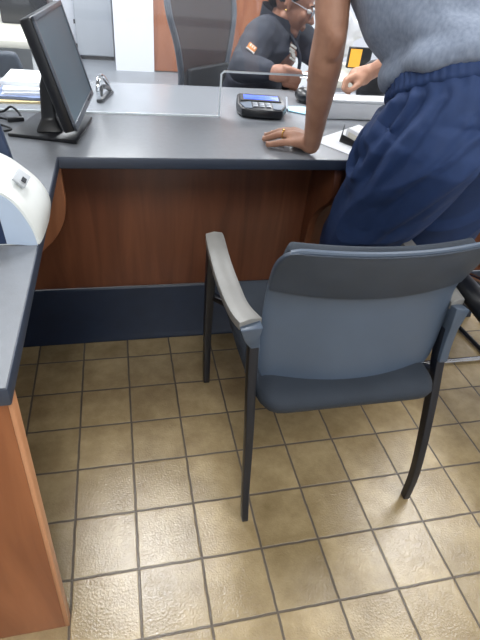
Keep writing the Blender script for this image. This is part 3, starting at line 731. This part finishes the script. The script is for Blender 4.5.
def standing_man():
    t = thing('person', (.78, 1.15, 0), 'person standing in grey t-shirt and navy blue shorts leaning on the counter', 'person')
    # ---- body (one continuous skin)
    g = G()
    Lsh, Rsh = V((.470, 1.30, 1.37)), V((.85, 1.43, 1.34))
    # legs
    for hip, knee, ank, toe in (((.72, 1.06, .87), (.700, 1.245, .48), (.675, 1.285, .09), (.665, 1.375, .03)), ((.880, 1.08, .88), (.955, 1.265, .48), (.92, 1.265, .09), (.925, 1.375, .03))):
        hip, knee, ank, toe = map(V, (hip, knee, ank, toe))
        g.chain([(hip, .085), (hip.lerp(knee, .5), .072), (knee, .054), (knee.lerp(ank, .3), .056), (ank, .036), (ank+V((0, -.02, -.045)), .034)])
        g.chain([(ank, .034), (toe, .026)])
    g.ball((.80, 1.05, .93), 1, (.165, .115, .11), 22, 14)
    g.loft([ellring(c, (1, .1, 0), (0, .8, .55), rx, ry) for c, rx, ry in [((.795, 1.06, .95), .155, .10), ((.755, 1.12, 1.05), .145, .095), ((.70, 1.20, 1.17), .155, .105), ((.67, 1.28, 1.29), .17, .11), ((.66, 1.35, 1.39), .13, .075)]])
    g.chain([((.66, 1.35, 1.40), .075), (Lsh, .055)]); g.chain([((.67, 1.36, 1.39), .075), (Rsh, .055)])
    g.chain([((.655, 1.35, 1.40), .062), ((.635, 1.43, 1.50), .055)])
    # planted left arm
    E1 = V((.482, 1.205, 1.045)); W1 = V((.518, 1.292, .802))
    g.chain([(Lsh, .055), (Lsh.lerp(E1, .45), .047), (E1+V((0, 0, .03)), .038), (E1.lerp(W1, .22), .041), (E1.lerp(W1, .5), .036), (E1.lerp(W1, .8), .029), (W1, .026)])
    g.cone(E1+V((.004, -.022, .012)), .026, E1+V((.004, -.015, -.02)), .022)
    # left hand flat on the worktop, fingers to the left
    z = .766
    g.chain([(W1, .026), ((.522, 1.302, .776), .023)]); g.cone((.521, 1.299, .774), .021, (.515, 1.312, .772), .020)
    K = [((.487, 1.317, .778), (.450, 1.330, .774), (.409, 1.350, .7605), .0100), ((.480, 1.344, .788), (.446, 1.368, .784), (.411, 1.397, .7612), .0102),
         ((.484, 1.368, .788), (.455, 1.395, .784), (.424, 1.428, .7612), .0102), ((.496, 1.390, .786), (.474, 1.418, .780), (.452, 1.452, .7610), .0100)]
    for i, (k, m_, tp, r) in enumerate(K):
        g.chain([((.518, 1.308+.012*i, .780), .0205), (k, .0150)]); g.chain([(k, r*1.25), (m_, r*1.08), (tp, r*.88)])
    for a, b in zip(K, K[1:]): g.cone(a[0], .013, b[0], .013)
    g.chain([((.520, 1.328, .772), .017), ((.524, 1.372, .768), .0125), ((.512, 1.412, .763), .010), ((.502, 1.432, .761), .0088)])
    # reaching right arm
    E2 = V((1.005, 1.565, 1.045)); W2 = V((.895, 1.785, .885))
    g.chain([(Rsh, .055), (Rsh.lerp(E2, .5), .048), (E2, .040), (E2.lerp(W2, .25), .040), (E2.lerp(W2, .6), .033), (W2, .025)])
    H = V((.845, 1.80, .866)); g.chain([(W2, .027), (V((.868, 1.79, .872)), .030), (H, .028)]); g.cone((.868, 1.78, .864), .026, (.842, 1.775, .858), .024)
    for i in range(4):
        k = V((.832+.004*i, 1.772+.013*i, .870-.002*i)); m_ = k+V((-.034, -.006, -.014)); q_ = m_+V((-.004, -.004, -.028)); e_ = q_+V((.018, -.002, -.012))
        g.chain([(k, .0125), (m_, .0098), (q_, .009), (e_, .0082)])
    g.chain([((.860, 1.768, .862), .015), ((.838, 1.752, .845), .0115), ((.818, 1.752, .830), .0095)])
    # head
    Q = face_head(g, (.622, 1.50, 1.60), (-.15, .93, -.45), (0, .42, .9))
    body = g.remesh('body', 'skinman', t, voxel=.0048, it=5, fac=.5)
    face_details(Q, t, 1.0)
    # short hair
    g = G(); R = Matrix(((1, 0, 0), (0, 1, 0), (0, 0, 1)))
    c = Q(0, -.025, .045); g.ball(c, 1, (.083, .100, .086), 22, 14); g.remesh('hair', 'hair', t, voxel=.006, it=3, deform=lambda p, n: p+n*.003*noise.noise(p*90))
    # ring and nails
    k, m_, tp, r = K[1]; mid = V(k).lerp(V(m_), .72); d = (V(m_)-V(k)).normalized(); e1 = d.cross(V((0, 0, 1))).normalized(); e2 = e1.cross(d)
    G().tube([mid+(e1*math.cos(a)+e2*math.sin(a))*.0122 for a in [2*math.pi*q/18 for q in range(18)]], .0018, 8, closed=True).build('ring', 'gold', t, smooth=True)
    G().ball(mid-e2*.0135 if e2.z < 0 else mid+e2*.0135, .0042, (1, 1, .6)).build('ring_stone', 'gold', t, smooth=True)
    for k, m_, tp, r in K:
        d = (V(tp)-V(m_)).normalized(); G().ball(V(tp)+V((0, 0, r*.72))+d*.002, 1, (.0058, .0058, .0022)).build('fingernail', 'nail', t, smooth=True)
    # ---- t-shirt
    ex = V((1, .12, 0))
    WC = V((.785, 1.052, .990)); WZ = V((.03, .50, .866)).normalized()
    q0 = WC+WZ*.016; q1 = WC+WZ*.036; q2 = WC+WZ*.07
    rings = [(q0, .203, .158, .62), (q1, .209, .163, .62), (q2, .200, .152, .60), ((.738, 1.13, 1.08), .192, .140, .56), ((.694, 1.19, 1.16), .190, .138, .55), ((.675, 1.275, 1.28), .195, .138, .5), ((.662, 1.33, 1.37), .17, .105, .5), ((.66, 1.355, 1.405), .11, .08, .5)]
    g = G(); g.loft([ellring(c, (1, .06, 0), (0, .85, -k*.9+.1), rx, ry, 40, 2.2) for c, rx, ry, k in rings])
    g.chain([((.63, 1.34, 1.37), .085), (Lsh+V((-.0, 0, .0)), .080), (Lsh.lerp(E1, .30), .078), (Lsh.lerp(E1, .46), .074)])
    g.chain([((.70, 1.36, 1.37), .085), (Rsh, .080), (Rsh.lerp(E2, .45), .072)])
    def fold(p, n):
        # loose diagonal folds running from the waist up to the shoulder, bunching above the waistband
        q = p.x*1.0+p.z*.55; w_ = p.z+.25*p.x
        s_ = math.sin(q*62+4*noise.noise(p*5))*noise.noise(p*4+V((3, 1, 2)))
        a = .0075*s_+.005*noise.noise(p*14)
        tx_ = V((-.25, .45, .85)).normalized(); al = p.dot(tx_); pp = p-tx_*al; a = .0035*s_+.014*noise.noise(V((pp.x*15+al*1.5, al*2.6, pp.y*15)))+.004*(1-abs(noise.noise(V((pp.x*9+al*2, al*2, pp.y*9+4))))*4); bl = max(0, 1-abs(p.z-1.0)/.09); a += .010*bl*(.4+noise.noise(V((p.x*10, p.y*10, p.z*22))))
        return p+n*a
    g.remesh('t_shirt', 'shirt', t, voxel=.006, it=8, deform=fold)
    # ---- shorts
    wc = V((.785, 1.05, .990)); wz = V((.03, .50, .866)).normalized()     # waist plane tilted forward
    g = G()
    we = V((1, 0, 0)); wf = V((0, .866, -.5))
    g.loft([ellring(c, we, f_, rx, ry, 40, 2.2) for c, f_, rx, ry in [((.784, 1.040, .985), wf, .188, .143), ((.787, 1.035, .955), wf, .198, .155), ((.792, 1.03, .91), V((0, .95, -.3)), .208, .160), ((.797, 1.05, .89), V((0, 1, -.15)), .19, .135), ((.80, 1.09, .87), V((0, 1, -.1)), .14, .07)]])
    for hip, knee in (((.700, 1.03, .90), (.698, 1.225, .50)), ((.895, 1.115, .89), (.975, 1.255, .50))):
        hip, knee = V(hip), V(knee); left = hip.x < .8
        rs = []
        for k in range(9):
            q = k/8; c = hip.lerp(knee, q)
            rs.append(ellring(c, (1, 0, 0), (0, .97, .22*(1-q)), (.124 if left else .122)*(1-q)+.119*q, (.152 if left else .13)*(1-q)+.110*q, 32, 2.1))
        rs.append(ellring(knee+V((0, .0, -.03)), (1, 0, 0), (0, 1, 0), .121, .108, 32, 2.1))
        g.loft(rs)
    g.ball((.72, 1.0, .91), 1, (.13, .115, .09), 22, 14)
    g.cone((.700, .99, .885), .112, (.690, 1.15, .60), .092); g.ball((.672, 1.10, .778), .100)
    td = V((-.10, .40, -.90)).normalized(); ta = V((1, 0, -.11)).normalized(); tb = td.cross(ta)
    FW = V((.48, .85, -.2)).normalized()
    FOLDS = [((.597, 1.03, .965), (.562, 1.09, .80), .009, .012), ((.603, 1.03, .975), (.575, 1.06, .83), .007, .010), ((.615, 1.0, .985), (.567, 1.08, .75), .010, .013),
             ((.645, .96, .99), (.600, 1.05, .755), .007, .012), ((.700, .93, .95), (.640, 1.08, .70), .006, .016), ((.760, .90, .90), (.66, 1.12, .58), .007, .016)]
    def folds(p, n):
        if n.dot(FW) > .25: return 0
        r = 0
        for a_, b_, am, wd in FOLDS:
            a_, b_ = V(a_), V(b_); ab_ = b_-a_; ab_ -= FW*ab_.dot(FW); q = p-a_; q -= FW*q.dot(FW)
            h = q.dot(ab_)/ab_.length_squared; hc = min(1, max(0, h)); d_ = (q-ab_*hc); sg = 1 if d_.cross(ab_).dot(FW) > 0 else -1; l_ = d_.length
            tp = min(1, 4*(1-hc)+.15)*(1 if 0 <= h <= 1 else .6)
            # a ridge with a sharp valley on its lower side
            r += am*tp*(math.exp(-(l_/wd)**2)-(1.1*math.exp(-((l_-wd*1.1)/(wd*.6))**2) if sg > 0 else 0))
        return r
    PK0, PK1 = V((.585, 1.09, .875)), V((.567, 1.105, .785))
    def sfold(p, n):
        u = (p-wc).dot(wz); ang = math.atan2((p-wc).dot(wf), (p-wc).x); a = 0
        if u < -.015: a += folds(p, n)*min(1, (-u-.015)/.03)
        if u < 0:
            gz = max(0, 1-abs(u+.03)/.09)
            a += .0022*gz*math.sin(ang*30+5*noise.noise(p*9))
        f = min(1, max(0, (-u-.02)/.08))
        al, ac, ab = p.dot(td), p.dot(ta), p.dot(tb)
        # long drapes fanning from the front of the waist towards the knee
        a += f*.011*noise.noise(V((ac*7+al*2.2, al*2.4, ab*7)))
        rdg = 1-abs(noise.noise(V((ac*8+al*3.5+3, al*2.0, ab*8+2))))*3.2
        a += f*.010*max(0, rdg)
        b_ = (p-V((.568, 1.13, .785))); b_.z *= .75; a += .016*max(0, 1-b_.length/.085)**1.0*min(1, max(0, (p.z-.70)/.03))
        b2 = (p-V((.565, 1.15, .695))).length; a -= .006*max(0, 1-b2/.035)
        h_ = min(1, max(0, (p-PK0).dot(PK1-PK0)/(PK1-PK0).length_squared)); dd = (p-PK0.lerp(PK1, h_)); dd.x *= .5; dl = dd.length; a -= .026*max(0, 1-dl/.013); a += .008*max(0, 1-abs(dl-.020)/.009)
        return p+n*a
    g.remesh('shorts', 'shorts', t, voxel=.0048, it=8, deform=sfold)
    # elastic waistband, gathered
    rings = []; nn = 220
    for dz, k in ((-.023, -.004), (-.019, .003), (-.010, .0055), (0, .0030), (.010, .0055), (.0185, .004), (.020, -.002)):
        c = wc+wz*(dz); ring = []
        for j in range(nn):
            a = 2*math.pi*j/nn; ca, sa = math.cos(a), math.sin(a); pw = 2.2
            rip = .0016*math.sin(j*2*math.pi/nn*64)
            ring.append(c+we*(.194+k+rip)*math.copysign(abs(ca)**(2/pw), ca)+wf*(.149+k+rip)*math.copysign(abs(sa)**(2/pw), sa))
        rings.append(ring)
    G().loft(rings).build('waistband', 'shorts', t, smooth=True, ang=180)
    # socks and shoes
    for ank, toe in (((.675, 1.285, .09), (.665, 1.375, .03)), ((.92, 1.265, .09), (.925, 1.375, .03))):
        ank, toe = V(ank), V(toe); d = V((toe.x-ank.x, toe.y-ank.y, 0)).normalized()
        g = G(); g.cone(ank+V((0, 0, -.01))-d*.02, .047, ank-d*.035+V((0, 0, -.045)), .043); g.cone(ank-d*.03+V((0, 0, -.045)), .044, toe+V((0, 0, .012)), .040); g.cone(ank+V((0, 0, -.01)), .045, toe+V((0, 0, .01)), .038)
        g.remesh('shoe', 'blackmatte', t, voxel=.005, it=4, deform=lambda p, n: V((p.x, p.y, max(p.z, .012))))
        g = G(); g.loft([[V((0, 0, zz))+V((ank.x, ank.y, 0))+d*(a+.045)+V((d.y, -d.x, 0))*b for a, b in [(.10*math.cos(q)*1.0+.01, .042*math.sin(q)) for q in [2*math.pi*k/24 for k in range(24)]]] for zz in (.001, .02)]).build('sole', 'white', t, bevel=.003)
    return t
standing_man()

def employee():
    t = thing('person', (.62, 2.5, 0), 'seated person in a dark navy jacket holding a white card', 'person')
    fw = V((.80, -.60, 0)).normalized(); rt = V((-.60, -.80, 0)).normalized()     # rt: towards the camera
    pel = V((.63, 2.55, .50)); nk = V((.735, 2.50, .925))
    Rs = V((.640, 2.385, .905)); Ls = V((.86, 2.62, .90))
    Re = V((.580, 2.215, .795)); Rw = V((.618, 2.125, .800)); 
    Re = V((.525, 2.235, .797))
    g = G()
    g.ball(pel, 1, (.15, .15, .10)); g.chain([(pel, .12), (pel+V((.03, 0, .2)), .11), (nk-V((0, 0, .10)), .11)]); g.chain([(nk-V((0, 0, .06)), .06), (nk+V((.02, -.01, .05)), .052)])
    for sd in (-1, 1):
        hip = pel+rt*sd*.09; kn = hip+fw*.40+V((0, 0, .04)); an = kn+V((.05, 0, -.43)); g.chain([(hip, .085), (kn, .06), (an, .04)]); g.chain([(an, .035), (an+fw*.13+V((0, 0, -.04)), .026)])
    g.chain([(Rs, .05), (Re, .042), (Rw, .028)])
    # right hand pinching the card
    P0 = V((.645, 2.098, .805)); g.chain([(Rw, .028), (P0, .034), (V((.670, 2.082, .808)), .031)])
    for i in range(4):
        k = V((.684+.001*i, 2.072+.010*(i-1), .828-.020*i)); m_ = k+V((.034-.004*abs(i-1), -.024, -.004)); q_ = m_+V((.004, .012, -.020)); e_ = q_+V((-.020, .008, -.006))
        g.chain([(k-V((.012, 0, 0)), .0125), (m_, .0098), (q_, .0090), (e_, .0085)])
    g.chain([((.664, 2.075, .828), .016), ((.694, 2.052, .824), .013), ((.722, 2.040, .812), .0105)])
    Lw = V((.835, 2.13, .80)); Le = V((.95, 2.38, .80)); g.chain([(Ls, .05), (Le, .042), (Lw, .026)])
    H = V((.81, 2.10, .803)); g.chain([(Lw, .025), (H, .024)])
    for i in range(4):
        k = H+V((-.008+.008*i, -.016, .006-.002*i)); m_ = k+V((-.022, -.012, -.004)); g.chain([(k, .012), (m_, .0095), (m_+V((-.012, .0, -.014)), .0085)])
    g.chain([(H, .016), (H+V((-.028, .012, .006)), .011), (H+V((-.045, .008, .004)), .009)])
    Q = face_head(g, (.785, 2.455, 1.024), (.86, -.42, -.34), (.36, -.18, .9), .98)
    g.remesh('body', 'skinemp', t, voxel=.0038, it=4)
    face_details(Q, t, .98)
    g = G(); g.ball(Q(0, -.03, .05), 1, (.088, .092, .082), 20, 14); g.cone(Q(0, -.075, .0), .045, Q(0, -.08, -.02), .035); g.remesh('hair', 'hair', t, voxel=.006, it=3, deform=lambda p, n: p+n*.003*noise.noise(p*90))
    # glasses with pale frame
    g = G()
    for sd in (-1, 1):
        g.tube([Q(sd*.031+.021*math.cos(a), .102, .004+.016*math.sin(a)) for a in [2*math.pi*k/16 for k in range(16)]], .0018, 6, closed=True)
        g.tube([Q(sd*.052, .100, .008), Q(sd*.072, .06, .010), Q(sd*.080, -.01, .012)], .0016, 6)
    g.tube([Q(-.010, .103, .006), Q(.010, .103, .006)], .0016, 6)
    g.build('glasses', 'silver', t, smooth=True)
    G().ball(Q(.082, -.008, -.030), .005).build('earring', 'gold', t, smooth=True)
    # jacket
    g = G()
    up = V((.2, -.06, 1)).normalized()
    rings = [(pel+V((0, 0, .0)), .185, .145), (pel+V((.02, 0, .13)), .175, .135), (pel+V((.05, -.01, .27)), .180, .130), (V((.705, 2.51, .84)), .185, .125), (V((.725, 2.505, .90)), .165, .10), (V((.735, 2.50, .94)), .09, .075)]
    g.loft([ellring(c, rt, fw, rx, ry, 32, 2.3) for c, rx, ry in rings])
    g.chain([(nk-V((.01, 0, .03)), .085), (Rs+V((.0, .0, .0)), .075), (Rs.lerp(Re, .5), .070), (Re, .062), (Re.lerp(Rw, .5), .052), (Re.lerp(Rw, .86), .043)])
    g.chain([(nk-V((.01, 0, .03)), .085), (Ls, .072), (Ls.lerp(Le, .5), .066), (Le, .058), (Le.lerp(Lw, .84), .044)])
    def jf(p, n): return p+n*(.009*noise.noise(V((p.x*9, p.y*9, p.z*16)))+.005*math.sin(p.z*70+p.x*40+5*noise.noise(p*6))*max(0, noise.noise(p*5)+.2)+.003*noise.noise(p*30))
    jk = g.remesh('jacket', 'jacket', t, voxel=.006, it=6, deform=jf)
    # collar and open front placket
    cc = V((.745, 2.497, .955))
    g = G(); rg = []
    for k in range(28):
        a = math.radians(35+290*k/27); p = cc+fw*math.cos(a)*.078+rt*math.sin(a)*.085+V((0, 0, -.028*math.cos(a)))
        rg.append([p+V((0, 0, -.03)), p+V((0, 0, .028))-(cc-p)*.12, p+(p-cc)*.12+V((0, 0, .024)), p+(p-cc)*.22+V((0, 0, -.032))])
    g.loft(rg).build('collar', 'jacketin', t, bevel=.004, smooth=True, ang=60)
    pts = [nk+fw*.085+rt*.045+V((0, 0, -.02)), nk+fw*.135+rt*.035+V((0, 0, -.09)), nk+fw*.15+rt*.03+V((-.01, 0, -.17)), nk+fw*.13+rt*.03+V((-.03, 0, -.30))]
    G().bar(curve(pts, 4), .011, .006, up=fw).build('placket', 'jacketin', t, bevel=.002)
    # chest logo, collar patch and sleeve patch
    c = nk+fw*.128+rt*.070+V((-.012, 0, -.085)); n_ = (fw*.8+rt*.6).normalized(); e_ = V((0, 0, 1)); s_ = n_.cross(e_)
    g = G(); 
    for k in range(5): g.obox(c+e_*(.026-.013*k)+s_*(.006*math.sin(k*1.4)), s_+e_*.5, e_, n_, .015-.002*(k % 2), .0045, .006)
    g.build('chest_logo', 'patchw', t)
    cs = Rs.lerp(Re, .42); pn = V((-.25, -.95, .12)).normalized(); pu = (Rs-Re).normalized(); pr_ = pn.cross(pu).normalized(); ok_, hit, nn_, ix = jk.closest_point_on_mesh(V((.555, 2.24, .862))-WORG[t.name]); pc = hit+WORG[t.name]+nn_*.002; pn = nn_.normalized(); pu = (pu-pn*pu.dot(pn)).normalized(); pr_ = pn.cross(pu).normalized()
    G().obox(pc, pr_, pu, pn, .019, .013, .004).build('sleeve_patch', 'patcho', t, bevel=.002)
    g = G()
    for k in range(3): g.obox(pc+pn*.0045+pr_*(-.010+.010*k)+pu*.003, pr_, pu, pn, .0025, .006, .001)
    for k in range(6): g.obox(pc-pu*.017+pr_*(-.017+.0068*k), pr_, pu, pn, .0026, .0026, .0045)
    g.build('sleeve_lettering', 'patchw', t)
    # trousers and shoes
    for sd in (-1, 1):
        hip = pel+rt*sd*.09; kn = hip+fw*.40+V((0, 0, .04)); an = kn+V((.05, 0, -.40))
        G().chain([(hip, .10), (kn, .078), (an, .056)]).remesh('trouser_leg', 'blackmatte', t, voxel=.01, it=4)
        G().chain([(an+V((0, 0, -.04)), .045), (an+fw*.15+V((0, 0, -.05)), .038)]).remesh('shoe', 'blackplastic', t, voxel=.008, it=3)
employee()
tag(G().obox((.755, 2.045, .812), (1, -.06, 0), (.06, 1, .25), (0, -.25, 1), .040, .026, .0009).build('white_card', 'paper', org=(.755, 2.045, .81)), 'white card held between the seated person\'s fingers over the desk', 'card')

# ------------------------------------------------------------------ sub-parts hang from the part they sit on (all share the thing's origin)
NEST = {'iris': 'eye', 'ring_stone': 'ring', 'fingernail': 'body', 'label_print': 'label_plate', 'sleeve_lettering': 'sleeve_patch', 'sleeve_patch_': 'jacket',
        'chest_logo': 'jacket', 'placket': 'jacket', 'collar': 'jacket', 'waistband': 'shorts', 'buttons': 'bezel', 'top_rim': 'back_band', 'screen_frame': 'body',
        'keypad': 'body', 'scroll_wheel': 'shell', 'magazine': 'arm', 'sole': 'shoe', 'hinge': 'door', 'headrest_post': 'headrest', 'card_panel': 'card', 'earring': 'body'}
for root in [o for o in C.objects if o.parent is None and o.type == 'EMPTY']:
    kids = list(root.children); used = {}
    for ch in kids:
        k = ch.name.split('.')[0]
        if k in NEST:
            cand = [p for p in kids if p.name.split('.')[0] == NEST[k]]
            if cand:
                i = used.get(k, 0); used[k] = i+1
                ch.parent = cand[min(i, len(cand)-1)]
